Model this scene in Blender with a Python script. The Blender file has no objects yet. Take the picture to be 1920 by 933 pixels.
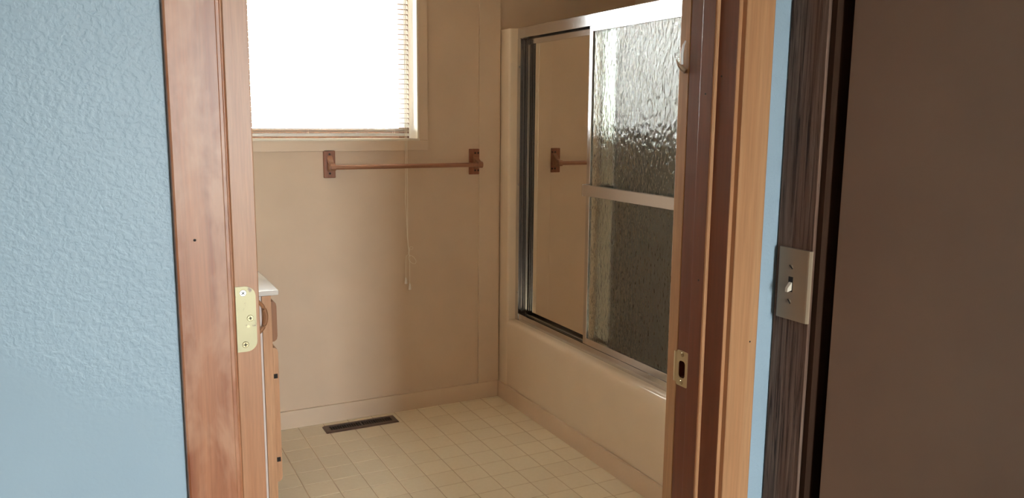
import bpy, bmesh, math, random
from mathutils import Vector, Matrix
random.seed(7)
SC = bpy.context.scene
COL = SC.collection

# ------------------------------------------------------------------ camera
F_PX, YAW, PITCH, ROLL = 1535.56, 0.4704, 0.1582, 0.0092
CAM = Vector((-0.6438, -3.5169, 1.4183))
cyw, syw, cp, sp, cr, sr = math.cos(YAW), math.sin(YAW), math.cos(PITCH), math.sin(PITCH), math.cos(ROLL), math.sin(ROLL)
fw = Vector((syw, cyw, 0)); rt = Vector((cyw, -syw, 0)); up = Vector((0, 0, 1))
f2 = cp * fw - sp * up; u2 = cp * up + sp * fw
r3 = cr * rt + sr * u2; u3 = cr * u2 - sr * rt
cam = bpy.data.objects.new('camera', bpy.data.cameras.new('camera'))
COL.objects.link(cam)
cam.matrix_world = Matrix(((r3.x, u3.x, -f2.x, CAM.x), (r3.y, u3.y, -f2.y, CAM.y), (r3.z, u3.z, -f2.z, CAM.z), (0, 0, 0, 1)))
cam.data.sensor_fit = 'HORIZONTAL'; cam.data.sensor_width = 36.0
cam.data.lens = F_PX * 36.0 / 1920.0
cam.data.clip_start = 0.02; cam.data.clip_end = 300
SC.camera = cam

# ------------------------------------------------------------------ sky, exposure
SC.view_settings.view_transform = 'Standard'
SC.view_settings.look = 'None'
SC.view_settings.gamma = 1.0
SC.view_settings.use_curve_mapping = False
SC.view_settings.exposure = 0.58
SC.cycles.max_bounces = 12; SC.cycles.diffuse_bounces = 6; SC.cycles.glossy_bounces = 6
SC.cycles.transmission_bounces = 10; SC.cycles.sample_clamp_indirect = 6.0
world = bpy.data.worlds.new('overcast_sky'); SC.world = world
world.use_nodes = True
bg = world.node_tree.nodes['Background']
bg.inputs['Color'].default_value = (0.97, 0.98, 1.0, 1)
bg.inputs['Strength'].default_value = 38.0

def portal(name, loc, sx, sy, rot):
    l = bpy.data.lights.new(name, 'AREA'); l.shape = 'RECTANGLE'; l.size = sx; l.size_y = sy
    l.cycles.is_portal = True
    o = bpy.data.objects.new(name, l); COL.objects.link(o); o.location = loc; o.rotation_euler = rot
    return o
# sky portals at the two window openings (sampling aids for the sky light, no light of their own)
portal('bath_window_portal', (0.082, 0.335, 1.80), 1.29, 0.99, (-math.pi / 2, 0, 0))
portal('hall_window_portal', (0.05, -6.14, 1.22), 0.62, 1.76, (math.pi / 2, 0, 0))

# ------------------------------------------------------------------ materials
MATS = {}
def nmat(name):
    m = bpy.data.materials.new(name); m.use_nodes = True
    nt = m.node_tree; b = nt.nodes['Principled BSDF']
    MATS[name] = m
    return m, nt, b
def coords(nt, scale=(1, 1, 1), kind='Object', rot=(0, 0, 0), loc=(0, 0, 0)):
    tc = nt.nodes.new('ShaderNodeTexCoord'); mp = nt.nodes.new('ShaderNodeMapping')
    mp.inputs['Scale'].default_value = scale; mp.inputs['Rotation'].default_value = rot; mp.inputs['Location'].default_value = loc
    nt.links.new(tc.outputs[kind], mp.inputs['Vector'])
    return mp.outputs['Vector']
def noise(nt, vec, scale, detail=3.0, rough=0.5, dist=0.0):
    n = nt.nodes.new('ShaderNodeTexNoise'); n.inputs['Scale'].default_value = scale
    n.inputs['Detail'].default_value = detail; n.inputs['Roughness'].default_value = rough; n.inputs['Distortion'].default_value = dist
    nt.links.new(vec, n.inputs['Vector'])
    return n.outputs['Fac']
def ramp(nt, fac, stops):
    r = nt.nodes.new('ShaderNodeValToRGB'); e = r.color_ramp.elements
    while len(e) < len(stops): e.new(0.5)
    for i, (p, c) in enumerate(stops):
        e[i].position = p; e[i].color = (c[0], c[1], c[2], 1) if not isinstance(c, (int, float)) else (c, c, c, 1)
    nt.links.new(fac, r.inputs['Fac'])
    return r.outputs['Color']
def mix(nt, fac, a, b, mode='MIX'):
    m = nt.nodes.new('ShaderNodeMix'); m.data_type = 'RGBA'; m.blend_type = mode
    for s, v in ((m.inputs[0], fac), (m.inputs[6], a), (m.inputs[7], b)):
        if isinstance(v, (int, float)): s.default_value = v
        elif isinstance(v, tuple): s.default_value = (v[0], v[1], v[2], 1)
        else: nt.links.new(v, s)
    return m.outputs[2]
def bump(nt, b, h, strength, dist=0.001):
    n = nt.nodes.new('ShaderNodeBump'); n.inputs['Strength'].default_value = strength; n.inputs['Distance'].default_value = dist
    nt.links.new(h, n.inputs['Height']); nt.links.new(n.outputs['Normal'], b.inputs['Normal'])
def plain(name, c, rough=0.5, metal=0.0, bs=0, bstr=0.1, bdist=0.001, vary=0.0):
    m, nt, b = nmat(name)
    b.inputs['Roughness'].default_value = rough; b.inputs['Metallic'].default_value = metal
    b.inputs['Base Color'].default_value = (*c, 1)
    if vary:
        f = noise(nt, coords(nt), 6.0, 4)
        col = ramp(nt, f, [(0.3, tuple(x * (1 - vary) for x in c)), (0.7, tuple(min(1, x * (1 + vary)) for x in c))])
        nt.links.new(col, b.inputs['Base Color'])
    if bs: bump(nt, b, noise(nt, coords(nt), bs, 2), bstr, bdist)
    return m
def wood(name, c1, c2, rough=0.35, blotch=None, along='z', ring=26.0, bstr=0.08, coat=0.0):
    m, nt, b = nmat(name)
    s = {'z': (1, 1, 0.045), 'x': (0.045, 1, 1), 'y': (1, 0.045, 1)}[along]
    v = coords(nt, s)
    g = noise(nt, v, ring, 5, 0.55, 0.6); fine = noise(nt, v, ring * 9, 3, 0.6)
    col = ramp(nt, g, [(0.3, c1), (0.52, tuple((a + d) / 2 for a, d in zip(c1, c2))), (0.72, c2)])
    fcol = ramp(nt, fine, [(0.3, 0.82), (0.7, 1.0)])
    col = mix(nt, 1.0, col, fcol, 'MULTIPLY')
    if blotch:
        bl = noise(nt, coords(nt, (1, 1, 0.45)), 17.0, 4, 0.6, 0.3)
        bf = ramp(nt, bl, [(0.46, 0.0), (0.62, 0.65)])
        col = mix(nt, bf, col, blotch)
    nt.links.new(col, b.inputs['Base Color'])
    b.inputs['Roughness'].default_value = rough
    b.inputs['Coat Weight'].default_value = coat; b.inputs['Coat Roughness'].default_value = 0.25
    bump(nt, b, fine, bstr, 0.0006)
    return m

plain('cream_wall', (0.69, 0.555, 0.43), 0.62, bs=420, bstr=0.12, bdist=0.0006, vary=0.03)
plain('trim_cream', (0.705, 0.575, 0.45), 0.45, vary=0.03)
plain('jamb_cream', (0.82, 0.76, 0.66), 0.45)
plain('ceiling_paint', (0.70, 0.58, 0.45), 0.8, bs=260, bstr=0.2)
plain('hall_ceiling', (0.72, 0.70, 0.66), 0.85)
plain('hall_beige', (0.50, 0.42, 0.34), 0.8)
plain('hall_carpet', (0.20, 0.15, 0.11), 0.95, bs=900, bstr=0.6, bdist=0.004)
plain('unlit_dark', (0.06, 0.045, 0.035), 0.9)  # near-black colour stands in for the darkness of the room behind the side door
plain('ground_mat', (0.35, 0.34, 0.31), 0.9)
plain('tub_gel', (0.77, 0.665, 0.53), 0.16, vary=0.02)
plain('surround_grey', (0.66, 0.66, 0.62), 0.25)
plain('aluminium', (0.66, 0.66, 0.67), 0.15, 1.0)
plain('aluminium_dull', (0.42, 0.41, 0.40), 0.36, 1.0)
plain('black_rubber', (0.02, 0.02, 0.02), 0.6)
plain('brass', (0.55, 0.49, 0.30), 0.5, 0.75, vary=0.12)
m, nt, b = nmat('hinge_brass')
b.inputs['Metallic'].default_value = 0.75; b.inputs['Roughness'].default_value = 0.5
st = noise(nt, coords(nt), 75, 4, 0.6)
nt.links.new(ramp(nt, st, [(0.0, (0.49, 0.44, 0.28)), (0.60, (0.47, 0.42, 0.27)), (0.68, (0.26, 0.20, 0.17))]), b.inputs['Base Color'])
plain('brass_screw', (0.42, 0.36, 0.22), 0.35, 1.0)
plain('steel_screw', (0.80, 0.79, 0.76), 0.28, 1.0)
plain('slot_dark', (0.025, 0.02, 0.018), 0.8)
plain('almond_plastic', (0.35, 0.26, 0.175), 0.38)
plain('switch_ivory', (0.86, 0.76, 0.62), 0.3)
plain('white_plastic', (0.85, 0.83, 0.80), 0.35)
plain('white_enamel', (0.80, 0.80, 0.80), 0.2)
plain('melamine', (0.78, 0.70, 0.69), 0.35, vary=0.03)
plain('vent_brown', (0.12, 0.08, 0.062), 0.42, 0.3)
plain('cord_white', (0.88, 0.82, 0.72), 0.7)
plain('grout', (0.58, 0.47, 0.34), 0.5)
plain('taupe_door', (0.285, 0.195, 0.142), 0.55, bs=300, bstr=0.06, vary=0.05)
wood('fir_casing', (0.30, 0.085, 0.032), (0.56, 0.235, 0.11), 0.40, blotch=(0.58, 0.31, 0.185), ring=42, coat=0.12)
wood('fir_casing_amber', (0.46, 0.205, 0.09), (0.60, 0.33, 0.165), 0.34, coat=0.25)
wood('fir_door', (0.50, 0.22, 0.105), (0.60, 0.30, 0.155), 0.36, ring=40)
wood('jamb_red', (0.165, 0.036, 0.013), (0.22, 0.058, 0.022), 0.30, ring=18, coat=0.35)
wood('pine_edge', (0.50, 0.27, 0.12), (0.66, 0.41, 0.21), 0.45)
wood('oak_vanity', (0.60, 0.33, 0.18), (0.70, 0.43, 0.26), 0.42)
wood('oak_dark', (0.30, 0.13, 0.06), (0.40, 0.20, 0.10), 0.42)
wood('towel_plate', (0.24, 0.085, 0.045), (0.34, 0.14, 0.08), 0.35, ring=60)
wood('towel_rod', (0.27, 0.115, 0.065), (0.42, 0.215, 0.13), 0.38, along='x', ring=60)
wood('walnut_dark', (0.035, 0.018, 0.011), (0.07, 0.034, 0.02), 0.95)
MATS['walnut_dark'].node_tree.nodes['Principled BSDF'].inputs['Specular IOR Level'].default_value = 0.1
wood('sash_wood', (0.17, 0.075, 0.04), (0.26, 0.12, 0.065), 0.45)

# rough sawn board
m, nt, b = nmat('barnwood')
v = coords(nt, (1, 1, 0.03))
g = noise(nt, v, 150, 5, 0.65, 0.8)
big = noise(nt, coords(nt, (1, 1, 0.1)), 30, 3)
col = ramp(nt, g, [(0.40, (0.025, 0.012, 0.008)), (0.48, (0.145, 0.088, 0.062)), (0.66, (0.27, 0.175, 0.125))])
col = mix(nt, ramp(nt, big, [(0.4, 0.0), (0.65, 0.6)]), col, (0.17, 0.075, 0.04))
nt.links.new(col, b.inputs['Base Color']); b.inputs['Roughness'].default_value = 0.85
bump(nt, b, g, 0.9, 0.003)

# orange-peel blue wall with a smoother patched area low down
m, nt, b = nmat('blue_wall')
v = coords(nt)
peel = noise(nt, v, 170, 2, 0.45, 0.3); drift = noise(nt, v, 5.0, 3, 0.5)
sep = nt.nodes.new('ShaderNodeSeparateXYZ'); nt.links.new(v, sep.inputs[0])
def mth(op, a, c=None):
    n = nt.nodes.new('ShaderNodeMath'); n.operation = op
    for i, q in enumerate((a, c)):
        if q is None: continue
        if isinstance(q, (int, float)): n.inputs[i].default_value = q
        else: nt.links.new(q, n.inputs[i])
    return n.outputs[0]
low = mth('ADD', mth('MULTIPLY', mth('SUBTRACT', sep.outputs['Z'], 1.06), 5.0), mth('MULTIPLY', mth('ADD', sep.outputs['X'], 0.64), 4.0))
low = mth('ADD', low, mth('MULTIPLY', mth('SUBTRACT', drift, 0.5), 1.6))
patch = ramp(nt, low, [(0.0, 0.12), (0.30, 1.0)])
pk = ramp(nt, peel, [(0.35, 0.0), (0.62, 1.0)])
hgt = mix(nt, 1.0, pk, patch, 'MULTIPLY')
bump(nt, b, hgt, 0.3, 0.0012)
col = ramp(nt, drift, [(0.3, (0.365, 0.485, 0.58)), (0.7, (0.39, 0.515, 0.61))])
nt.links.new(col, b.inputs['Base Color']); b.inputs['Roughness'].default_value = 0.42

# vinyl tile, each one a touch different
m, nt, b = nmat('vinyl_tile')
oi = nt.nodes.new('ShaderNodeObjectInfo')
mott = noise(nt, coords(nt), 55, 4, 0.6)
c0 = ramp(nt, mott, [(0.3, (0.84, 0.765, 0.60)), (0.7, (0.88, 0.81, 0.65))])
c1 = ramp(nt, oi.outputs['Random'], [(0.0, 0.95), (1.0, 1.0)])
nt.links.new(mix(nt, 1.0, c0, c1, 'MULTIPLY'), b.inputs['Base Color']); b.inputs['Roughness'].default_value = 0.38
bump(nt, b, noise(nt, coords(nt), 140, 3), 0.12, 0.0008)

# mirror and glass
m, nt, b = nmat('mirror')
b.inputs['Metallic'].default_value = 1.0; b.inputs['Roughness'].default_value = 0.015; b.inputs['Base Color'].default_value = (0.86, 0.84, 0.78, 1)
m, nt, b = nmat('clear_glass')      # thin window pane: clear, with a fresnel sheen
tp = nt.nodes.new('ShaderNodeBsdfTransparent'); tp.inputs['Color'].default_value = (0.95, 0.98, 0.97, 1)
gl = nt.nodes.new('ShaderNodeBsdfGlossy'); gl.inputs['Roughness'].default_value = 0.02
fz = nt.nodes.new('ShaderNodeFresnel'); fz.inputs['IOR'].default_value = 1.45
mx = nt.nodes.new('ShaderNodeMixShader')
nt.links.new(fz.outputs[0], mx.inputs[0]); nt.links.new(tp.outputs[0], mx.inputs[1]); nt.links.new(gl.outputs[0], mx.inputs[2])
nt.links.new(mx.outputs[0], nt.nodes['Material Output'].inputs['Surface']); nt.nodes.remove(b)
m, nt, b = nmat('pebbled_glass')
b.inputs['Transmission Weight'].default_value = 1.0; b.inputs['Roughness'].default_value = 0.08; b.inputs['IOR'].default_value = 1.5
b.inputs['Base Color'].default_value = (0.78, 0.86, 0.85, 1)
pg = noise(nt, coords(nt, (1, 1, 0.55)), 72, 1.5, 0.4, 0.5)
bump(nt, b, pg, 0.6, 0.004)

# white blind slat lets some light through
m, nt, b = nmat('blind_slat')
b.inputs['Base Color'].default_value = (0.85, 0.83, 0.79, 1); b.inputs['Roughness'].default_value = 0.4
tr = nt.nodes.new('ShaderNodeBsdfTranslucent'); tr.inputs['Color'].default_value = (0.85, 0.80, 0.72, 1)
ms = nt.nodes.new('ShaderNodeMixShader'); ms.inputs[0].default_value = 0.35
nt.links.new(b.outputs[0], ms.inputs[1]); nt.links.new(tr.outputs[0], ms.inputs[2])
nt.links.new(ms.outputs[0], nt.nodes['Material Output'].inputs['Surface'])

# ------------------------------------------------------------------ mesh helpers
BASE = {}
def box(bm, x0, x1, y0, y1, z0, z1, bev=0.0, seg=2):
    r = bmesh.ops.create_cube(bm, size=1.0)
    for v in r['verts']:
        v.co = Vector((x0 + (v.co.x + .5) * (x1 - x0), y0 + (v.co.y + .5) * (y1 - y0), z0 + (v.co.z + .5) * (z1 - z0)))
    if bev:
        es = list({e for v in r['verts'] for e in v.link_edges})
        bmesh.ops.bevel(bm, geom=es, offset=bev, segments=seg, affect='EDGES', profile=0.5)
def prism(bm, pts, axis, a, b):
    """extrude a closed 2-D outline; axis z: (x,y) pts, axis y: (x,z) pts, axis x: (y,z) pts"""
    def P(p, t):
        return {'z': (p[0], p[1], t), 'y': (p[0], t, p[1]), 'x': (t, p[0], p[1])}[axis]
    lo = [bm.verts.new(P(p, a)) for p in pts]; hi = [bm.verts.new(P(p, b)) for p in pts]
    n = len(pts)
    for i in range(n):
        bm.faces.new((lo[i], lo[(i + 1) % n], hi[(i + 1) % n], hi[i]))
    bm.faces.new(lo[::-1]); bm.faces.new(hi)
    bmesh.ops.recalc_face_normals(bm, faces=bm.faces[:])
def tube(bm, path, r, n=8, closed=False):
    path = [Vector(p) for p in path]; rings = []
    m = len(path); ref = Vector((0, 0, 1))
    for i, p in enumerate(path):
        if closed: t = path[(i + 1) % m] - path[i - 1]
        else: t = path[min(i + 1, m - 1)] - path[max(i - 1, 0)]
        t.normalize()
        rf = ref if abs(t.dot(ref)) < 0.9 else Vector((0, 1, 0))
        a = t.cross(rf).normalized(); b = t.cross(a)
        rr = r[i] if isinstance(r, (list, tuple)) else r
        rings.append([bm.verts.new(p + (a * math.cos(2 * math.pi * k / n) + b * math.sin(2 * math.pi * k / n)) * rr) for k in range(n)])
    for i in range(m if closed else m - 1):
        A, B = rings[i], rings[(i + 1) % m]
        for k in range(n): bm.faces.new((A[k], A[(k + 1) % n], B[(k + 1) % n], B[k]))
    if not closed:
        bm.faces.new(rings[0][::-1]); bm.faces.new(rings[-1])
    bmesh.ops.recalc_face_normals(bm, faces=bm.faces[:])
def disc(bm, c, axis, r, h, n=20, r2=None):
    """short cylinder / cone frustum starting at c along unit axis"""
    ax = Vector(axis).normalized()
    tube(bm, [Vector(c), Vector(c) + ax * h], [r, r if r2 is None else r2], n)
def new(): return bmesh.new()
def obj(name, bm, mat, parent=None, smooth=False, mesh=None):
    if mesh is None:
        mesh = bpy.data.meshes.new(name)
        if parent is not None: base = BASE[parent.name]
        else:
            xs = [v.co for v in bm.verts]
            base = Vector(((min(v.x for v in xs) + max(v.x for v in xs)) / 2, (min(v.y for v in xs) + max(v.y for v in xs)) / 2, min(v.z for v in xs)))
            if name in NO_SHIFT: base = Vector((0, 0, 0))
        for v in bm.verts: v.co -= base
        bm.to_mesh(mesh); bm.free()
        mesh.materials.append(MATS[mat])
        if smooth:
            for p in mesh.polygons: p.use_smooth = True
            try: mesh.set_sharp_from_angle(angle=math.radians(35))
            except Exception: pass
    o = bpy.data.objects.new(name, mesh); COL.objects.link(o)
    if parent is not None: o.parent = parent; BASE[o.name] = BASE[parent.name]
    else: o.location = base; BASE[o.name] = base
    return o
NO_SHIFT = {'wall_hall', 'wall_front', 'wall_back'}
def empty(name, loc):
    o = bpy.data.objects.new(name, None); COL.objects.link(o); o.location = loc; o.empty_display_size = 0.05
    BASE[o.name] = Vector(loc)
    return o
def tag(o, label, cat, kind=None, group=None):
    o['label'] = label; o['category'] = cat
    if kind: o['kind'] = kind
    if group: o['group'] = group
    return o
def struct(name, boxes, mat, label, cat, parent=None, bev=0.0):
    bm = new()
    for bx in boxes: box(bm, *bx, bev=bev)
    o = obj(name, bm, mat, parent)
    if parent is None: tag(o, label, cat, 'structure')
    return o
def part(name, boxes, mat, parent, bev=0.0, smooth=False, seg=2):
    bm = new()
    for bx in boxes: box(bm, *bx, bev=bev, seg=seg)
    return obj(name, bm, mat, parent, smooth)
def rrect(x0, x1, z0, z1, r, n=5, corners='1111'):
    pts = []
    for i, (cx, cz, a0) in enumerate(((x1 - r, z1 - r, 0), (x0 + r, z1 - r, 90), (x0 + r, z0 + r, 180), (x1 - r, z0 + r, 270))):
        if corners[i] == '1':
            for k in range(n + 1):
                a = math.radians(a0 + 90 * k / n); pts.append((cx + r * math.cos(a), cz + r * math.sin(a)))
        else:
            pts.append((x1 if i in (0, 3) else x0, z1 if i in (0, 1) else z0))
    return pts
def screw(parent, c, axis, r, mat, rot=0.5, name='screw'):
    """flat-head screw with a cross slot, axis = outward normal (along x or y)"""
    c = Vector(c); ax = Vector(axis)
    bm = new(); disc(bm, c, ax, r, 0.0007, 20, r * 0.86)
    s = obj(name, bm, mat, parent, True)
    u = Vector((0, 0, 1)); w = ax.cross(u)
    bm = new()
    for a in (rot, rot + math.pi / 2):
        d = u * math.cos(a) + w * math.sin(a); e = u * -math.sin(a) + w * math.cos(a)
        vs = []
        for t in (0.0002, 0.0011):
            for sa, sb in ((-1, -1), (1, -1), (1, 1), (-1, 1)):
                vs.append(bm.verts.new(c + ax * t + d * sa * r * 0.58 + e * sb * r * 0.12))
        for fidx in ((0, 1, 2, 3), (7, 6, 5, 4), (0, 4, 5, 1), (1, 5, 6, 2), (2, 6, 7, 3), (3, 7, 4, 0)):
            bm.faces.new([vs[i] for i in fidx])
    bmesh.ops.recalc_face_normals(bm, faces=bm.faces[:])
    obj('slot', bm, 'slot_dark', s if s.parent is None or s.parent.parent is None else s.parent)
    return s

# ------------------------------------------------------------------ dimensions
YB = 0.149            # back wall face (bathroom)
YBATH, YHALL = -2.345, -2.461   # two faces of the doorway wall
XT = 1.138            # front of the tub baseboard
XL = -0.62            # bathroom left wall
XR = 1.93             # far wall of the tub alcove
H = 2.44
OPL, OPR, OPT = -0.50, 0.30, 2.06   # door opening
XS = 0.424            # hall side wall face
WX0, WX1, WZ0, WZ1 = -0.55, 0.713, 1.318, 2.28   # window opening

# ------------------------------------------------------------------ structure
g = struct('ground', [(-40, 40, -40, 40, -0.62, -0.60)], 'ground_mat', 'pale grey open ground outside the house', 'ground')
floor = struct('floor', [(XL, XR, YBATH - 0.06, YB, -0.06, -0.0012)], 'grout', 'cream vinyl bathroom floor with a grid of small square tiles', 'floor')
struct('floor_hall', [(-2.6, 1.5, -6.1, YBATH - 0.06, -0.06, -0.002)], 'hall_carpet', 'brown carpeted hall floor in front of the bathroom doorway', 'floor')
struct('wall_back', [(XL - .1, WX0 - .009, YB, YB + .16, 0, H), (WX1 + .009, XR + .1, YB, YB + .16, 0, H), (WX0 - .009, WX1 + .009, YB, YB + .16, 0, WZ0 - .0075), (WX0 - .009, WX1 + .009, YB, YB + .16, WZ1 + .011, H)],
       'cream_wall', 'tan bathroom back wall holding the bright window and towel bar', 'wall')
struct('wall_left', [(XL - .1, XL, YBATH, YB, 0, H)], 'cream_wall', 'tan bathroom wall behind the vanity', 'wall')
struct('wall_right', [(XR, XR + .1, -1.53, YB, 0, H), (XT + .012, XR + .1, YBATH, -1.525, 0, H)], 'cream_wall', 'tan wall behind and beyond the tub alcove', 'wall')
struct('wall_front', [(XL, OPL - .02, YBATH - .058, YBATH, 0, H), (OPR + .02, XR, YBATH - .058, YBATH, 0, H), (OPL - .02, OPR + .02, YBATH - .058, YBATH, OPT + .02, H)],
       'cream_wall', 'bathroom face of the wall around the doorway', 'wall')
struct('wall_hall', [(-2.6, OPL - .02, YHALL, YBATH - .058, 0, H), (OPR + .02, XS + .1, YHALL, YBATH - .058, 0, H), (OPL - .02, OPR + .02, YHALL, YBATH - .058, OPT + .02, H)],
       'blue_wall', 'pale blue textured hall wall around the bathroom doorway', 'wall')
struct('ceiling', [(XL - .1, XR + .1, YBATH - .058, YB + .16, H, H + .08)], 'ceiling_paint', 'cream bathroom ceiling above the shower', 'ceiling')
struct('ceiling_hall', [(-2.7, 1.6, -6.2, YBATH - .058, H, H + .08)], 'hall_ceiling', 'white hall ceiling', 'ceiling')
HX0, HX1, HZ0, HZ1 = -0.26, 0.36, 0.34, 2.10
struct('wall_rear', [(-2.7, HX0, -6.16, -6.0, 0, H), (HX1, 1.6, -6.16, -6.0, 0, H), (HX0, HX1, -6.16, -6.0, 0, HZ0), (HX0, HX1, -6.16, -6.0, HZ1, H)],
       'hall_beige', 'beige hall wall with a tall window behind the viewer', 'wall')
struct('wall_hall_left', [(-2.7, -2.6, -6.0, YHALL, 0, H)], 'hall_beige', 'beige wall on the left of the hall', 'wall')
DY1, DY0, DZ = -2.552, -3.345, 2.05
struct('wall_hall_right', [(XS, XS + .1, DY1 + .012, YHALL, 0, H), (XS, XS + .1, -6.0, DY0 - .012, 0, H), (XS, XS + .1, DY0 - .012, DY1 + .012, DZ + .02, H)],
       'hall_beige', 'hall side wall with the light switch and a brown door', 'wall')
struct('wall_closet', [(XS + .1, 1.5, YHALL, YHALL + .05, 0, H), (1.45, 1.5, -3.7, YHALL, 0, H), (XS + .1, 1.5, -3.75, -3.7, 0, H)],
       'unlit_dark', 'unlit room behind the brown side door', 'wall')

# floor tiles -------------------------------------------------------
PX, PY, GAP = 0.11582, 0.11945, 0.0032
cells = {}
def tile_rect(c, r):
    x0, x1 = c * PX + GAP / 2, (c + 1) * PX - GAP / 2
    y1, y0 = -r * PY - GAP / 2, -(r + 1) * PY + GAP / 2
    return max(x0, XL), min(x1, XT + .004), max(y0, YBATH - .05), min(y1, YB - .004)
tl = []
for c in range(-6, 10):
    for r in range(-2, 21):
        x0, x1, y0, y1 = tile_rect(c, r)
        if x1 - x0 < .006 or y1 - y0 < .006: continue
        if x1 < -0.19 and y0 > -0.6: continue
        cx, cy = (x0 + x1) / 2, (y0 + y1) / 2
        tl.append((math.hypot(cx - 0.6, cy + 0.3), x0, x1, y0, y1))
tl.sort()
tmesh = {}
rest = new()
for i, (d, x0, x1, y0, y1) in enumerate(tl):
    if i < 290:
        key = (round(x1 - x0, 4), round(y1 - y0, 4))
        if key not in tmesh:
            bm = new(); w, l = key
            a = [bm.verts.new((sx * w / 2, sy * l / 2, -0.0014)) for sx, sy in ((-1, -1), (1, -1), (1, 1), (-1, 1))]
            e = [bm.verts.new((sx * (w / 2 - .0012), sy * (l / 2 - .0012), 0.0)) for sx, sy in ((-1, -1), (1, -1), (1, 1), (-1, 1))]
            for k in range(4): bm.faces.new((a[k], a[(k + 1) % 4], e[(k + 1) % 4], e[k]))
            bm.faces.new(e); bm.faces.new(a[::-1])
            me = bpy.data.meshes.new('tile'); bm.to_mesh(me); bm.free(); me.materials.append(MATS['vinyl_tile']); tmesh[key] = me
        o = bpy.data.objects.new('tile', tmesh[key]); COL.objects.link(o); o.parent = floor
        o.location = Vector(((x0 + x1) / 2, (y0 + y1) / 2, 0)) - BASE[floor.name]
    else:
        box(rest, x0, x1, y0, y1, -0.0014, 0)
ro = obj('tile_field', rest, 'vinyl_tile', floor); ro['kind'] = 'stuff'

# baseboards, battens ---------------------------------------------------
struct('baseboard_back', [(-0.10, XT + .006, YB - .012, YB, 0, .084)], 'trim_cream', 'tan baseboard along the back wall behind the floor vent', 'baseboard', bev=.0015)
struct('baseboard_tub', [(XT, XT + .011, -1.52, YB - .012, 0, .084)], 'trim_cream', 'tan baseboard along the foot of the tub apron', 'baseboard', bev=.0015)
struct('trim_1', [(1.031, 1.1425, YB - .010, YB, .084, H)], 'trim_cream', 'flat tan batten on the back wall beside the shower', 'trim', bev=.0012)

# window ---------------------------------------------------------------
win = empty('window_1', ((WX0 + WX1) / 2, YB, WZ0)); tag(win, 'bright daylit window with tan casing over the towel bar', 'window', 'structure')
part('casing', [(WX1 + .008, WX1 + .052, YB - .012, YB, WZ0 - .006, WZ1 + .06)], 'trim_cream', win, .0015)
part('casing', [(WX0 - .052, WX0 - .008, YB - .012, YB, WZ0 - .006, WZ1 + .06)], 'trim_cream', win, .0015)
part('casing', [(WX0 - .008, WX1 + .008, YB - .012, YB, WZ1 + .010, WZ1 + .06)], 'trim_cream', win, .0015)
part('apron', [(WX0 - .054, WX1 + .055, YB - .013, YB, WZ0 - .053, WZ0 - .007)], 'trim_cream', win, .0015)
part('sill', [(WX0 - .002, WX1 + .010, YB - .014, YB + .150, WZ0 - .007, WZ0 + .002)], 'jamb_cream', win, .001)
part('jamb', [(WX1, WX1 + .008, YB - .011, YB + .15, WZ0 + .002, WZ1)], 'jamb_cream', win)
part('jamb', [(WX0 - .008, WX0, YB - .011, YB + .15, WZ0 + .002, WZ1)], 'jamb_cream', win)
part('jamb', [(WX0 - .008, WX1 + .008, YB - .011, YB + .15, WZ1, WZ1 + .010)], 'jamb_cream', win)
sash = part('sash', [(WX1 - .052, WX1, YB + .105, YB + .145, WZ0 + .002, WZ1), (WX0, WX0 + .052, YB + .105, YB + .145, WZ0 + .002, WZ1),
                     (WX0 + .052, WX1 - .052, YB + .105, YB + .145, WZ0 + .002, WZ0 + .045), (WX0 + .052, WX1 - .052, YB + .105, YB + .145, WZ1 - .05, WZ1)], 'sash_wood', win, .002)
part('pane', [(WX0 + .05, WX1 - .05, YB + .123, YB + .127, WZ0 + .043, WZ1 - .048)], 'clear_glass', win)

# hall window behind the viewer
hw = empty('window_2', ((HX0 + HX1) / 2, -6.0, HZ0)); tag(hw, 'tall narrow hall window behind the viewer', 'window', 'structure')
part('frame', [(HX0, HX0 + .04, -6.12, -6.07, HZ0, HZ1), (HX1 - .04, HX1, -6.12, -6.07, HZ0, HZ1), (HX0 + .04, HX1 - .04, -6.12, -6.07, HZ0, HZ0 + .05), (HX0 + .04, HX1 - .04, -6.12, -6.07, HZ1 - .05, HZ1)], 'pine_edge', hw, .002)
part('pane', [(HX0 + .04, HX1 - .04, -6.10, -6.096, HZ0 + .05, HZ1 - .05)], 'clear_glass', hw)

# doorway frame ---------------------------------------------------------
fr = empty('trim_2', ((OPL + OPR) / 2, YHALL, 0)); tag(fr, 'stained wooden door frame around the bathroom doorway', 'door frame', 'structure')
def casing_profile(x_in, x_out, y_face, y_wall):
    s = 1 if x_out > x_in else -1
    return [(x_in, y_wall), (x_in, y_face + .0012), (x_in + s * .0012, y_face), (x_out - s * .0028, y_face), (x_out - s * .0008, y_face + .0010), (x_out, y_face + .0030), (x_out, y_wall)]
bm = new(); prism(bm, casing_profile(-0.5064, -0.5646, -2.475, YHALL), 'z', 0, OPT + .064); obj('casing', bm, 'fir_casing', fr)
bm = new(); prism(bm, casing_profile(0.3066, 0.3679, -2.475, YHALL), 'z', 0, OPT + .064); obj('casing', bm, 'fir_casing_amber', fr)
part('head_casing', [(-0.5064, 0.3066, -2.475, YHALL, OPT + .006, OPT + .064)], 'fir_casing', fr, .002)
part('jamb', [(OPL - .02, OPL, YHALL - .001, YBATH + .001, 0, OPT)], 'fir_casing', fr, .0015)
part('head_jamb', [(OPL - .02, OPR + .02, YHALL - .001, YBATH + .001, OPT, OPT + .02)], 'fir_casing', fr, .0015)
part('stop', [(OPL, OPL + .0098, -2.408, -2.377, 0, OPT)], 'fir_casing', fr, .002)
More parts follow.
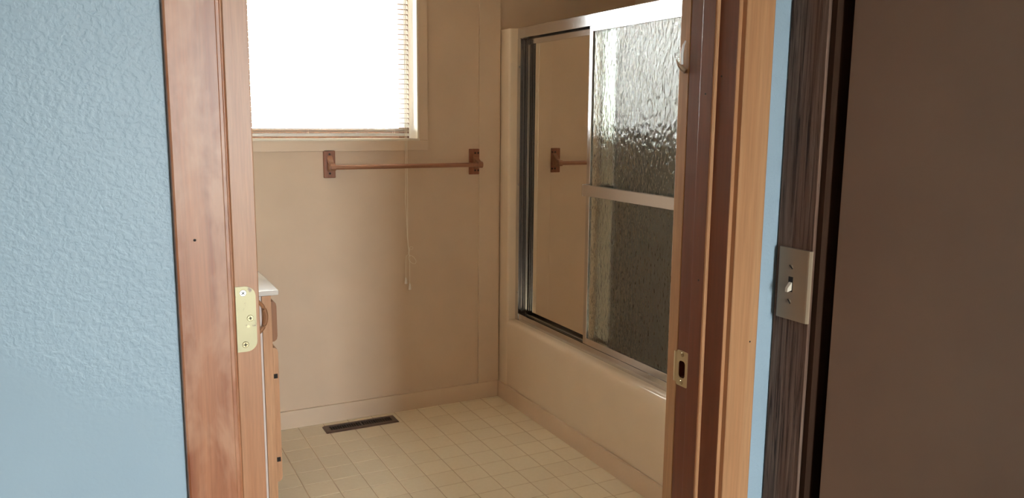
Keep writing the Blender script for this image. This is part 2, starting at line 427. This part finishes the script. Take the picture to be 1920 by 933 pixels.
# right jamb with a bored latch hole behind the strike plate
zs0, zs1, ys0, ys1 = .947, .979, -2.3675, -2.350
bm = new(); JY0, JY1 = YHALL - .001, YBATH + .001
for bx in ((OPR, OPR + .02, JY0, ys0, 0, OPT), (OPR, OPR + .02, ys1, JY1, 0, OPT), (OPR, OPR + .02, ys0, ys1, 0, zs0), (OPR, OPR + .02, ys0, ys1, zs1, OPT)): box(bm, *bx)
obj('jamb', bm, 'jamb_red', fr)
part('latch_hole', [(OPR + .0185, OPR + .0198, ys0, ys1, zs0, zs1)], 'slot_dark', fr)
part('stop', [(OPR - .0066, OPR, -2.4145, -2.3812, 0, OPT)], 'jamb_red', fr, .0011)
bm = new(); prism(bm, [(OPR, -2.4146), (OPR, -2.4180), (OPR - .0015, -2.4192), (OPR - .0048, -2.4192), (OPR - .0066, -2.4178), (OPR - .0070, -2.4146)], 'z', 0, OPT)
obj('stop_bead', bm, 'fir_casing_amber', fr)
part('jamb_edge', [(OPR, OPR + .0066, YHALL - .0030, YHALL - .0011, 0, OPT)], 'fir_casing_amber', fr)
part('head_stop', [(OPL + .0098, OPR - .007, -2.408, -2.377, OPT - .01, OPT)], 'fir_casing', fr, .002)
# bathroom-side casing: its lit inner edge shows past the jamb
part('casing', [(OPR + .0015, OPR + .058, YBATH + .004, YBATH + .033, 0, OPT + .06)], 'pine_edge', fr, .002)
part('casing', [(OPL - .062, OPL - .006, YBATH + .001, YBATH + .016, 0, OPT + .06)], 'pine_edge', fr, .002)
# strike plate
SP = OPR - .0009
outer = rrect(-2.3755, -2.343, .931, .998, .004, 3)
bm = new()
hole = rrect(ys0, ys1, zs0, zs1, .006, 4)
# ring of quads between outline and hole by angular matching
def ring_plate(bm, outer, hole, x0, x1):
    cy = sum(p[0] for p in hole) / len(hole); cz = sum(p[1] for p in hole) / len(hole)
    N = 40; O = []; I = []
    def cast(poly, a):
        d = (math.cos(a), math.sin(a)); best = None
        for i in range(len(poly)):
            p, q = poly[i], poly[(i + 1) % len(poly)]
            ex, ez = q[0] - p[0], q[1] - p[1]; den = d[0] * ez - d[1] * ex
            if abs(den) < 1e-12: continue
            t = ((p[0] - cy) * ez - (p[1] - cz) * ex) / den; s = ((p[0] - cy) * d[1] - (p[1] - cz) * d[0]) / den
            if t > 0 and -1e-6 <= s <= 1 + 1e-6 and (best is None or t > best): best = t
        return (cy + d[0] * best, cz + d[1] * best)
    angs = sorted([2 * math.pi * k / N for k in range(N)] + [math.atan2(p[1] - cz, p[0] - cy) % (2 * math.pi) for p in outer])
    for x in (x0, x1):
        O.append([bm.verts.new((x, *cast(outer, a))) for a in angs]); I.append([bm.verts.new((x, *cast(hole, a))) for a in angs])
    n = len(angs)
    for k in range(n):
        j = (k + 1) % n
        bm.faces.new((O[0][k], O[0][j], I[0][j], I[0][k])); bm.faces.new((O[1][k], I[1][k], I[1][j], O[1][j]))
        bm.faces.new((O[0][k], O[1][k], O[1][j], O[0][j])); bm.faces.new((I[0][k], I[0][j], I[1][j], I[1][k]))
    bmesh.ops.recalc_face_normals(bm, faces=bm.faces[:])
ring_plate(bm, outer, hole, SP, OPR - .0001)
prism(bm, [(SP, -2.3435), (SP - .0004, -2.338), (SP + .0008, -2.334), (SP + .0018, -2.334), (SP + .0007, -2.338), (SP + .0011, -2.3435)], 'z', .936, .993)
sk = obj('strike_plate', bm, 'brass', fr)
for z in (.938, .991):
    bm = new(); disc(bm, (SP - .0002, (ys0 + ys1) / 2, z), (-1, 0, 0), .0042, .0006, 16, .0034); s = obj('screw', bm, 'brass_screw', sk, True)

# bathroom door standing open ------------------------------------------
door = empty('door_1', (-.465, -2.34, 0)); tag(door, 'wooden bathroom door swung open, seen edge-on with a brass hinge leaf', 'door', 'structure')
part('door_leaf', [(-.481, -.448, -2.34, -1.578, .012, 2.045)], 'fir_door', door, .0012)
bm = new(); prism(bm, rrect(-.4802, -.4528, 1.087, 1.1815, .0145, 6, '1001'), 'y', -2.3414, -2.3399)
hg = obj('hinge', bm, 'hinge_brass', door)
screw(hg, (-.4698, -2.3414, 1.1722), (0, -1, 0), .0048, 'steel_screw', .75)
screw(hg, (-.4612, -2.3414, 1.1352), (0, -1, 0), .0047, 'brass_screw', .2)
screw(hg, (-.4692, -2.3414, 1.0975), (0, -1, 0), .0047, 'brass_screw', .1)
bm = new(); disc(bm, (-.4645, -2.3413, 1.1235), (0, -1, 0), .0022, .0003, 12); obj('screw_hole', bm, 'brass_screw', hg)
bm = new(); disc(bm, (-.4945, -2.338, 1.088), (0, 0, 1), .005, .092, 14); obj('hinge_barrel', bm, 'brass', door, True)

# barnwood side trim, side door -----------------------------------------
struct('trim_3', [(XS - .0105, XS, -2.5427, -2.4635, 0, 2.12)], 'barnwood', 'dark rough-sawn barnwood trim board under the light switch', 'trim', bev=.001)
sj = empty('trim_4', (XS + .05, DY1, 0)); tag(sj, 'dark stained jamb beside the brown side door', 'door frame', 'structure')
part('jamb', [(XS - .004, XS + .1, DY1 - .002, DY1 + .012, 0, DZ + .02)], 'walnut_dark', sj)
part('jamb', [(XS - .004, XS + .1, DY0 - .012, DY0, 0, DZ + .02)], 'walnut_dark', sj)
part('head_jamb', [(XS - .004, XS + .1, DY0, DY1 - .002, DZ, DZ + .02)], 'walnut_dark', sj)
part('casing', [(XS - .0105, XS, DY0 - .095, DY0 - .010, 0, 2.12)], 'barnwood', sj, .001)
d2 = empty('door_2', (.445, -3.34, 0)); tag(d2, 'flat taupe brown side door standing ajar at the right', 'door', 'structure')
part('door_leaf', [(.4305, .4655, -3.338, -2.5775, .012, 2.04)], 'taupe_door', d2, .0012)
bm = new()
tube(bm, [(.4305, -3.272, .93), (.412, -3.272, .93)], [.026, .024], 20); tube(bm, [(.412, -3.272, .93), (.385, -3.272, .93)], [.011, .011], 14)
tube(bm, [(.388, -3.272, .93), (.380, -3.272, .93), (.362, -3.272, .93), (.350, -3.272, .93), (.346, -3.272, .93)], [.012, .022, .028, .022, .010], 20)
obj('door_knob', bm, 'brass', d2, True)

# ------------------------------------------------------------------ tub and shower unit
tub = empty('bathtub', (1.53, -.69, 0)); tag(tub, 'cream one-piece fiberglass tub and shower unit in the alcove', 'bathtub')
UX0, UX1, UY0, UY1, RIM, UT = XT + .010, XR - .002, -1.52, .1470, .421, 1.838
IY0, IY1 = -1.345, .051
bm = new()
# apron with a rolled upper edge and a slight toe
ap = [(UX0 + .003, 0), (UX0 + .003, .30), (UX0 + .001, .36), (UX0 + .001, RIM - .022), (UX0 + .0035, RIM - .011), (UX0 + .009, RIM - .004), (UX0 + .019, RIM - .0005), (UX0 + .028, RIM), (UX0 + .112, RIM), (UX0 + .124, RIM - .012), (UX0 + .155, .12), (UX0 + .155, 0)]
prism(bm, ap, 'y', IY0 - .02, IY1 + .02)
obj('apron', bm, 'tub_gel', tub, True)
part('basin_floor', [(UX0 + .14, UX1 - .03, IY0, IY1, 0, .10)], 'tub_gel', tub)
part('back_panel', [(UX1 - .04, UX1, IY0, IY1, 0, UT)], 'surround_grey', tub, .004)
def column(y0, y1):
    bm = new()
    r = .012
    pts = []
    for (cx, cy, a0) in ((UX0 + r, y1 - .006, 180), (UX0 + r, y0 + r, 180)):
        pass
    # outline seen from above: rounded nose towards the room
    pts = [(UX1, y1), (UX1, y0)]
    n = 6
    for k in range(n + 1):
        a = math.radians(270 - 90 * k / n); pts.append((UX0 + r + r * math.cos(a), y0 + r + r * math.sin(a)))
    for k in range(n + 1):
        a = math.radians(180 - 90 * k / n); pts.append((UX0 + .002 + .002 * math.cos(a), y1 - .002 + .002 * math.sin(a)))
    prism(bm, pts, 'z', 0, UT)
    return bm
obj('end_column', column(IY1, UY1), 'tub_gel', tub, True)
obj('end_column', column(UY0, IY0), 'tub_gel', tub, True)

# ------------------------------------------------------------------ sliding shower doors
sh = empty('shower_door', (1.175, -.74, RIM)); tag(sh, 'aluminium framed sliding shower doors with mirrored and pebbled glass panels', 'shower door')
y0, y1 = IY0 + .001, IY1 - .001
bm = new()
prism(bm, [(1.149, 1.793), (1.149, 1.838), (1.152, 1.842), (1.206, 1.842), (1.209, 1.838), (1.209, 1.793), (1.206, 1.793), (1.206, 1.834), (1.152, 1.834), (1.152, 1.793)], 'y', y0, y1)
obj('header_rail', bm, 'aluminium', sh)
bm = new()
prism(bm, [(1.150, RIM + .001), (1.150, RIM + .036), (1.1525, RIM + .036), (1.1525, RIM + .012), (1.1735, RIM + .010), (1.1735, RIM + .030), (1.1755, RIM + .030), (1.1755, RIM + .010), (1.201, RIM + .010), (1.201, RIM + .042), (1.204, RIM + .042), (1.204, RIM + .001)], 'y', y0, y1)
obj('bottom_track', bm, 'aluminium', sh)
for ya, yb_, nm in ((y1 - .030, y1, 'far'), (y0, y0 + .030, 'near')):
    s = -1 if nm == 'far' else 1
    wy = y1 if nm == 'far' else y0
    e = wy + s * .036
    lay = ((1.1475, .030), (1.1610, .037), (1.1740, .042), (1.2033, .028)) if nm == 'far' else ((1.1475, .030), (1.1745, .030), (1.2033, .030))
    ch = part('side_channel', [(1.1475, 1.2055, min(wy, wy + s * .003), max(wy, wy + s * .003), RIM + .002, 1.792)] +
              [(xa, xa + .0022, min(wy + s * .003, wy + s * dp), max(wy + s * .003, wy + s * dp), RIM + .002 if xa < 1.15 else RIM + .045, 1.792) for xa, dp in lay], 'aluminium', sh)
    for z in (.565, 1.10, 1.66):
        bm = new(); disc(bm, (1.1475, wy + s * (.024 if nm == 'far' else .019), z), (-1, 0, 0), .0062, .0022, 16, .005); disc(bm, (1.1475 - .002, wy + s * (.024 if nm == 'far' else .019), z), (-1, 0, 0), .0028, .0006, 12)
        obj('bumper_screw', bm, 'aluminium_dull', ch, True)
# inner mirrored panel
MX = 1.189
my0, my1, mz0, mz1 = -.736, y1 - .030, RIM + .020, 1.800
mp = part('mirror_panel', [(MX, MX + .006, my0 + .004, my1 - .006, mz0 + .010, mz1 - .028)], 'mirror', sh)
part('stile', [(MX - .006, MX + .010, my1 - .010, my1, mz0, mz1)], 'aluminium', mp, .001)
part('stile', [(MX - .004, MX + .010, my0 - .004, my0 + .006, mz0, mz1)], 'aluminium', mp, .001)
part('top_rail', [(MX - .007, MX + .011, my0 + .006, my1 - .016, mz1 - .036, mz1)], 'aluminium', mp, .001)
part('bottom_rail', [(MX - .004, MX + .010, my0 + .006, my1 - .016, mz0, mz0 + .012)], 'aluminium_dull', mp, .001)
# outer pebbled glass panel
GX = 1.163
gy0, gy1, gz0, gz1 = y0 + .034, -.581, RIM + .014, 1.800
gp = part('glass_panel', [(GX - .003, GX + .003, gy0 + .012, gy1 - .012, gz0 + .012, gz1 - .020)], 'pebbled_glass', sh)
part('stile', [(GX - .009, GX + .008, gy1 - .026, gy1, gz0, gz1)], 'aluminium', gp, .0015)
part('stile', [(GX - .009, GX + .008, gy0, gy0 + .026, gz0, gz1)], 'aluminium', gp, .0015)
part('top_rail', [(GX - .009, GX + .008, gy0 + .026, gy1 - .026, gz1 - .030, gz1)], 'aluminium', gp, .0015)
part('bottom_rail', [(GX - .009, GX + .008, gy0 + .026, gy1 - .026, gz0, gz0 + .052)], 'aluminium', gp, .0015)
bm = new()
prism(bm, [(1.125, 1.103), (1.125, 1.146), (1.128, 1.1485), (1.135, 1.1485), (1.135, 1.1465), (1.1295, 1.1455), (1.1295, 1.1045), (1.135, 1.1035), (1.135, 1.101), (1.128, 1.101)], 'y', gy0 + .004, gy1 - .020)
obj('towel_bar', bm, 'aluminium', gp)
for yy in (gy1 - .020, gy0 + .002):
    part('towel_bar_end', [(1.125, GX - .008, yy, yy + .010, 1.099, 1.1495)], 'aluminium', gp, .0015)

sh.location.x += .043

# ------------------------------------------------------------------ towel bar on the back wall
tb = empty('towel_bar', (.65, YB, 1.14)); tag(tb, 'wooden towel bar on the back wall below the window', 'towel bar')
ROD_Y, ROD_Z = YB - .062, 1.196
def bracket(xc, x0, x1, z0, z1, sgn, yw):
    bm = new(); box(bm, x0, x1, yw - .013, yw, z0, z1, .003)
    pl = obj('wall_plate', bm, 'towel_plate', tb)
    for z in (z0 + .020, z1 - .020):
        for dx in ((0,) if sgn < 0 else (.006, .0225)):
            bm = new(); disc(bm, (xc + dx - (0 if sgn < 0 else .008), yw - .0132, z), (0, -1, 0), .0048, .0004, 14); obj('screw_hole', bm, 'slot_dark', pl)
    # swept arm from the plate out to the rod socket
    bm = new()
    pts = [(yw - .012, z0 + .032), (yw - .012, z1 - .026), (yw - .024, z1 - .040), (ROD_Y + .022, ROD_Z + .022), (ROD_Y + .008, ROD_Z + .0165), (ROD_Y - .010, ROD_Z + .0145),
           (ROD_Y - .0165, ROD_Z + .006), (ROD_Y - .0165, ROD_Z - .006), (ROD_Y - .010, ROD_Z - .0145), (ROD_Y + .014, ROD_Z - .0165)]
    prism(bm, pts, 'x', xc - .013, xc + .013)
    es = [e for e in bm.edges if abs(e.verts[0].co.x - e.verts[1].co.x) < 1e-6]
    bmesh.ops.bevel(bm, geom=es, offset=.0025, segments=2, affect='EDGES')
    obj('arm', bm, 'towel_rod', tb, True)
bracket(.294, .267, .320, 1.146, 1.272, -1, YB)
bracket(1.010, .978, 1.031, 1.146, 1.270, 1, YB)
bm = new(); tube(bm, [(.300, ROD_Y, ROD_Z), (1.004, ROD_Y, ROD_Z)], .0105, 20); obj('rod', bm, 'towel_rod', tb, True)

# ------------------------------------------------------------------ mini blind
bl = empty('window_blind', ((WX0 + WX1) / 2, YB + .05, WZ0)); tag(bl, 'white mini blind with hanging pull cords in the window', 'window blind')
BX0, BX1, BY = WX0 + .012, WX1 - .022, YB + .050
part('head_rail', [(BX0, BX1, BY - .014, BY + .014, WZ1 - .030, WZ1 - .002)], 'white_enamel', bl, .002)
bm = new(); L = BX1 - BX0; th = math.radians(54); W = .025
cur = []
for k in range(5):
    t = -W / 2 + W * k / 4; cur.append((t * math.cos(th) - .0022 * math.sin(th) * (1 - (2 * t / W) ** 2), t * math.sin(th) + .0022 * math.cos(th) * (1 - (2 * t / W) ** 2)))
A = [bm.verts.new((-L / 2, a, c)) for a, c in cur]; Bv = [bm.verts.new((L / 2, a, c)) for a, c in cur]
for k in range(4): bm.faces.new((A[k], A[k + 1], Bv[k + 1], Bv[k]))
bmesh.ops.solidify(bm, geom=bm.faces[:], thickness=.0004)
sme = bpy.data.meshes.new('slat'); bm.to_mesh(sme); bm.free(); sme.materials.append(MATS['blind_slat'])
z = WZ1 - .045; zb = WZ0 + .052
while z > zb:
    o = bpy.data.objects.new('slat', sme); COL.objects.link(o); o.parent = bl
    o.location = Vector(((BX0 + BX1) / 2, BY, z)) - BASE[bl.name]
    z -= .0225
for k in range(5):     # last slats lie stacked on the bottom rail
    o = bpy.data.objects.new('slat', sme); COL.objects.link(o); o.parent = bl
    o.location = Vector(((BX0 + BX1) / 2, BY, WZ0 + .030 + .004 * k)) - BASE[bl.name]; o.rotation_euler = (-th + random.uniform(-.06, .06), random.uniform(-.004, .004), 0)
part('bottom_rail', [(BX0, BX1, BY - .012, BY + .012, WZ0 + .012, WZ0 + .026)], 'white_enamel', bl, .003)
for x in (BX0 + .10, .215, BX1 - .075):
    bm = new()
    for dy in (-.0125, .0125): tube(bm, [(x, BY + dy, WZ1 - .03), (x, BY + dy, WZ0 + .02)], .0008, 5)
    obj('ladder_cord', bm, 'cord_white', bl)
# pull cords: two strands, a loose knot, two tails with tassels
CY = YB - .020
CX = .648
knot = Vector((CX + .012, CY, .775))
bm = new()
tube(bm, [(CX + .001, BY - .016, WZ1 - .012), (CX + .002, CY, WZ1 - .10), (CX, CY, 1.45), (CX + .001, CY, 1.1), (CX - .003, CY, 1.03), (CX + .002, CY, .98), (CX + .005, CY, .86), tuple(knot)], .0015, 6)
tube(bm, [(CX + .007, BY - .016, WZ1 - .012), (CX + .008, CY - .002, WZ1 - .10), (CX + .007, CY - .002, 1.45), (CX + .008, CY - .002, 1.1), (CX + .007, CY - .002, .86), tuple(knot)], .0015, 6)
obj('lift_cord', bm, 'cord_white', bl, True)
bm = new()
tube(bm, [knot + Vector((-.004, 0, .05)), knot + Vector((.002, -.002, .02)), knot + Vector((-.002, -.003, .008)), knot, knot + Vector((.006, 0, -.012))], [.0016, .0026, .0034, .003, .0015], 8)
lp = [knot + Vector((.005, -.001, -.005)) + Vector((.016 * math.sin(a) + .011 * (1 - math.cos(a)), 0, -.021 * (1 - math.cos(a)))) for a in [2 * math.pi * k / 24 for k in range(24)]]
tube(bm, lp, .0013, 6, True)
lp = [knot + Vector((.004, -.003, .030)) + Vector((.008 * (1 - math.cos(a)), 0, .007 * math.sin(a))) for a in [2 * math.pi * k / 20 for k in range(20)]]
tube(bm, lp, .0009, 6, True)
obj('knot', bm, 'cord_white', bl, True)
for tx, tz in ((-.016, .634), (.0035, .604)):
    bm = new(); tube(bm, [tuple(knot), tuple(knot + Vector((tx * .8, -.001, -.006))), tuple(knot + Vector((tx, -.001, -.03))), (knot.x + tx, CY, tz + .028)], .0014, 6)
    t = obj('tail', bm, 'cord_white', bl, True)
    bm = new(); tube(bm, [(knot.x + tx, CY, tz + .030), (knot.x + tx, CY, tz + .024), (knot.x + tx, CY, tz + .002), (knot.x + tx, CY, tz)], [.0028, .0040, .0068, .0060], 14)
    obj('tassel', bm, 'white_plastic', t, True)

# ------------------------------------------------------------------ floor vent
fv = empty('floor_vent', (.387, .049, 0)); tag(fv, 'dark brown metal floor register near the back wall', 'floor vent')
vx0, vx1, vy0, vy1 = .215, .561, .004, .096
bm = new()
ox0, ox1, oy0, oy1 = vx0 + .026, vx1 - .026, vy0 + .021, vy1 - .021
def vent_frame(bm):
    o = rrect(vx0, vx1, vy0, vy1, .006, 3); t = rrect(vx0 + .006, vx1 - .006, vy0 + .006, vy1 - .006, .004, 3)
    i = rrect(ox0, ox1, oy0, oy1, .002, 3)
    rows = []
    for pts, zz in ((o, .0002), (t, .0062), (i, .0066), (i, .0010)): rows.append([bm.verts.new((a, c, zz)) for a, c in pts])
    for R, S in zip(rows, rows[1:]):
        for k in range(len(R)): bm.faces.new((R[k], R[(k + 1) % len(R)], S[(k + 1) % len(S)], S[k]))
    bmesh.ops.recalc_face_normals(bm, faces=bm.faces[:])
vent_frame(bm); obj('frame', bm, 'vent_brown', fv, True)
part('duct_shade', [(ox0 - .002, ox1 + .002, oy0 - .002, oy1 + .002, .0003, .0012)], 'slot_dark', fv)  # thin near-black sheet, the shade down in the register put into its colour
xm = (ox0 + ox1) / 2
part('centre_bar', [(xm - .003, xm + .003, oy0, oy1, .0012, .0064)], 'vent_brown', fv)
fin = None
for half, (a, c) in enumerate(((ox0, xm - .003), (xm + .003, ox1))):
    n = 13
    for k in range(1, n):
        x = a + (c - a) * k / n
        if fin is None:
            bm = new(); s = .0022 
            vs = [bm.verts.new(p) for p in ((-.0010, oy0, .0012), (.0008, oy0, .0012), (.0016, oy0, .0062), (-.0002, oy0, .0062), (-.0010, oy1, .0012), (.0008, oy1, .0012), (.0016, oy1, .0062), (-.0002, oy1, .0062))]
            for fi in ((0, 1, 2, 3), (7, 6, 5, 4), (0, 4, 5, 1), (1, 5, 6, 2), (2, 6, 7, 3), (3, 7, 4, 0)): bm.faces.new([vs[i] for i in fi])
            bmesh.ops.recalc_face_normals(bm, faces=bm.faces[:])
            fin = bpy.data.meshes.new('fin'); bm.to_mesh(fin); bm.free(); fin.materials.append(MATS['vent_brown'])
        o = bpy.data.objects.new('fin', fin); COL.objects.link(o); o.parent = fv
        o.location = Vector((x, 0, 0)) - BASE[fv.name]

# ------------------------------------------------------------------ vanity
va = empty('vanity', (-.36, -.23, 0)); tag(va, 'small bathroom vanity with pale end panel behind the open door', 'vanity')
VY0, VY1 = -.60, YB - .002
part('cabinet', [(XL + .002, -.1515, VY0, VY1, 0, .790)], 'melamine', va, .001)
part('face_frame', [(-.150, -.1175, VY0, VY0 + .045, 0, .790), (-.150, -.1175, VY1 - .045, VY1, 0, .790), (-.150, -.1175, VY0 + .045, VY1 - .045, .745, .790),
                    (-.150, -.1175, VY0 + .045, VY1 - .045, .585, .63), (-.150, -.1175, VY0 + .045, VY1 - .045, .085, .13), (-.150, -.1175, (VY0 + VY1) / 2 - .022, (VY0 + VY1) / 2 + .022, .13, .745)], 'oak_vanity', va, .001)
ct = part('countertop', [(XL + .002, -.092, VY0 - .010, VY1, .792, .811)], 'white_enamel', va, .004, True)
part('backsplash', [(XL + .002, XL + .02, VY0 - .010, VY1, .811, .90)], 'white_enamel', ct, .003)
def front(yA, yB, z0_, z1_):
    bm = new()
    prism(bm, [(-.117, z0_), (-.117, z1_), (-.109, z1_ - .001), (-.101, z1_ - .008), (-.0985, z1_ - .020), (-.0985, z0_ + .020), (-.101, z0_ + .008), (-.109, z0_ + .001)], 'y', yA, yB)
    return bm
ymid = (VY0 + VY1) / 2
for a, c in ((VY0 + .006, ymid - .004), (ymid + .004, VY1 - .012)):
    obj('drawer', front(a, c, .620, .768), 'oak_dark', va, True)
    d = obj('door', front(a, c, .088, .598), 'oak_vanity', va, True)
    for z in (.175, .492):
        ya = a - .003 if a < ymid - .1 else c - .002
        part('hinge', [(-.1165, -.1035, ya, ya + .006, z - .008, z + .008)], 'slot_dark', d)
# wooden towel ring on the vanity's end panel
trg = empty('towel_ring', (-.212, VY0 - .02, .74)); tag(trg, 'dark wooden towel ring hanging on the vanity end panel', 'towel ring')
bm = new(); tube(bm, [(-.212 + .072 * math.cos(a), VY0 - .022, .722 + .072 * math.sin(a)) for a in [2 * math.pi * k / 48 for k in range(48)]], .0068, 10, True)
obj('ring', bm, 'oak_dark', trg, True)
part('mount', [(-.236, -.188, VY0 - .032, VY0 - .0005, .762, .7895)], 'oak_dark', trg, .004)

# ------------------------------------------------------------------ light switch
ls = empty('light_switch', (XS - .0105, -2.508, 1.142)); tag(ls, 'almond toggle light switch plate on the barnwood board', 'light switch')
fx = XS - .0106
bm = new()
ly0, ly1, lz0, lz1 = -2.545, -2.4725, 1.080, 1.2035
prism(bm, [(fx, ly0), (fx - .003, ly0 + .0004), (fx - .0055, ly0 + .003), (fx - .006, ly0 + .006), (fx - .006, ly1 - .006), (fx - .0055, ly1 - .003), (fx - .003, ly1 - .0004), (fx, ly1)], 'z', lz0, lz1)
pl = obj('cover_plate', bm, 'almond_plastic', ls)
cyy = (ly0 + ly1) / 2 + .004; czz = (lz0 + lz1) / 2
part('toggle_slot', [(fx - .0064, fx - .0058, cyy - .005, cyy + .005, czz - .013, czz + .013)], 'slot_dark', pl)
bm = new()
vs = []
for (xx, hw, zc, hh) in ((fx - .006, .0036, czz - .003, .007), (fx - .0150, .0028, czz - .0095, .0032)):
    vs.append([bm.verts.new((xx, cyy + sy * hw, zc + sz * hh)) for sy, sz in ((-1, -1), (1, -1), (1, 1), (-1, 1))])
for k in range(4): bm.faces.new((vs[0][k], vs[0][(k + 1) % 4], vs[1][(k + 1) % 4], vs[1][k]))
bm.faces.new(vs[1]); bm.faces.new(vs[0][::-1]); bmesh.ops.recalc_face_normals(bm, faces=bm.faces[:])
obj('toggle', bm, 'switch_ivory', pl)
for zz, a in ((czz + .030, .9), (czz - .030, .7)):
    bm = new(); disc(bm, (fx - .006, cyy, zz), (-1, 0, 0), .0036, .0009, 16, .003)
    s = obj('screw', bm, 'almond_plastic', pl, True)
    bm = new(); d = Vector((0, math.sin(a), math.cos(a))); e = Vector((0, math.cos(a), -math.sin(a))); c = Vector((fx - .0070, cyy, zz)); q = []
    for t in (0, -.0003):
        for sa, sb in ((-1, -1), (1, -1), (1, 1), (-1, 1)): q.append(bm.verts.new(c + Vector((t, 0, 0)) + d * sa * .0046 + e * sb * .0011))
    for fi in ((0, 1, 2, 3), (7, 6, 5, 4), (0, 4, 5, 1), (1, 5, 6, 2), (2, 6, 7, 3), (3, 7, 4, 0)): bm.faces.new([q[i] for i in fi])
    bmesh.ops.recalc_face_normals(bm, faces=bm.faces[:]); obj('screw_slot', bm, 'slot_dark', pl)

# ------------------------------------------------------------------ small hook on the casing edge
hk = empty('hook', (OPR + .0015, -2.322, 1.50)); tag(hk, 'small white plastic hook stuck on the lit casing edge', 'hook')
bm = new(); tube(bm, [(OPR - .001, -2.331, 1.556), (OPR - .003, -2.328, 1.548), (OPR - .004, -2.326, 1.532), (OPR - .004, -2.327, 1.515)], [.0014, .0022, .0028, .0026], 8)
obj('stem', bm, 'white_plastic', hk, True)
bm = new(); tube(bm, [(OPR - .001, -2.334, 1.503), (OPR - .004, -2.329, 1.507), (OPR - .007, -2.322, 1.514), (OPR - .009, -2.317, 1.524)], [.0048, .0044, .0030, .0008], 8)
obj('prong', bm, 'almond_plastic', hk, True)

# nail holes left in the woodwork
def nail(c, ax, r=.0016, mat='slot_dark'):
    bm = new(); disc(bm, c, ax, r, .0004, 10); obj('nail_hole', bm, mat, fr)
nail((-.5426, -2.4751, 1.270), (0, -1, 0), .0017)
nail((.3508, -2.4751, 1.0394), (0, -1, 0))
nail((.2999, -2.4281, 1.4906), (-1, 0, 0))
nail((.2933, -2.3973, 1.4622), (-1, 0, 0))
nail((.2933, -2.4014, 1.1392), (-1, 0, 0))
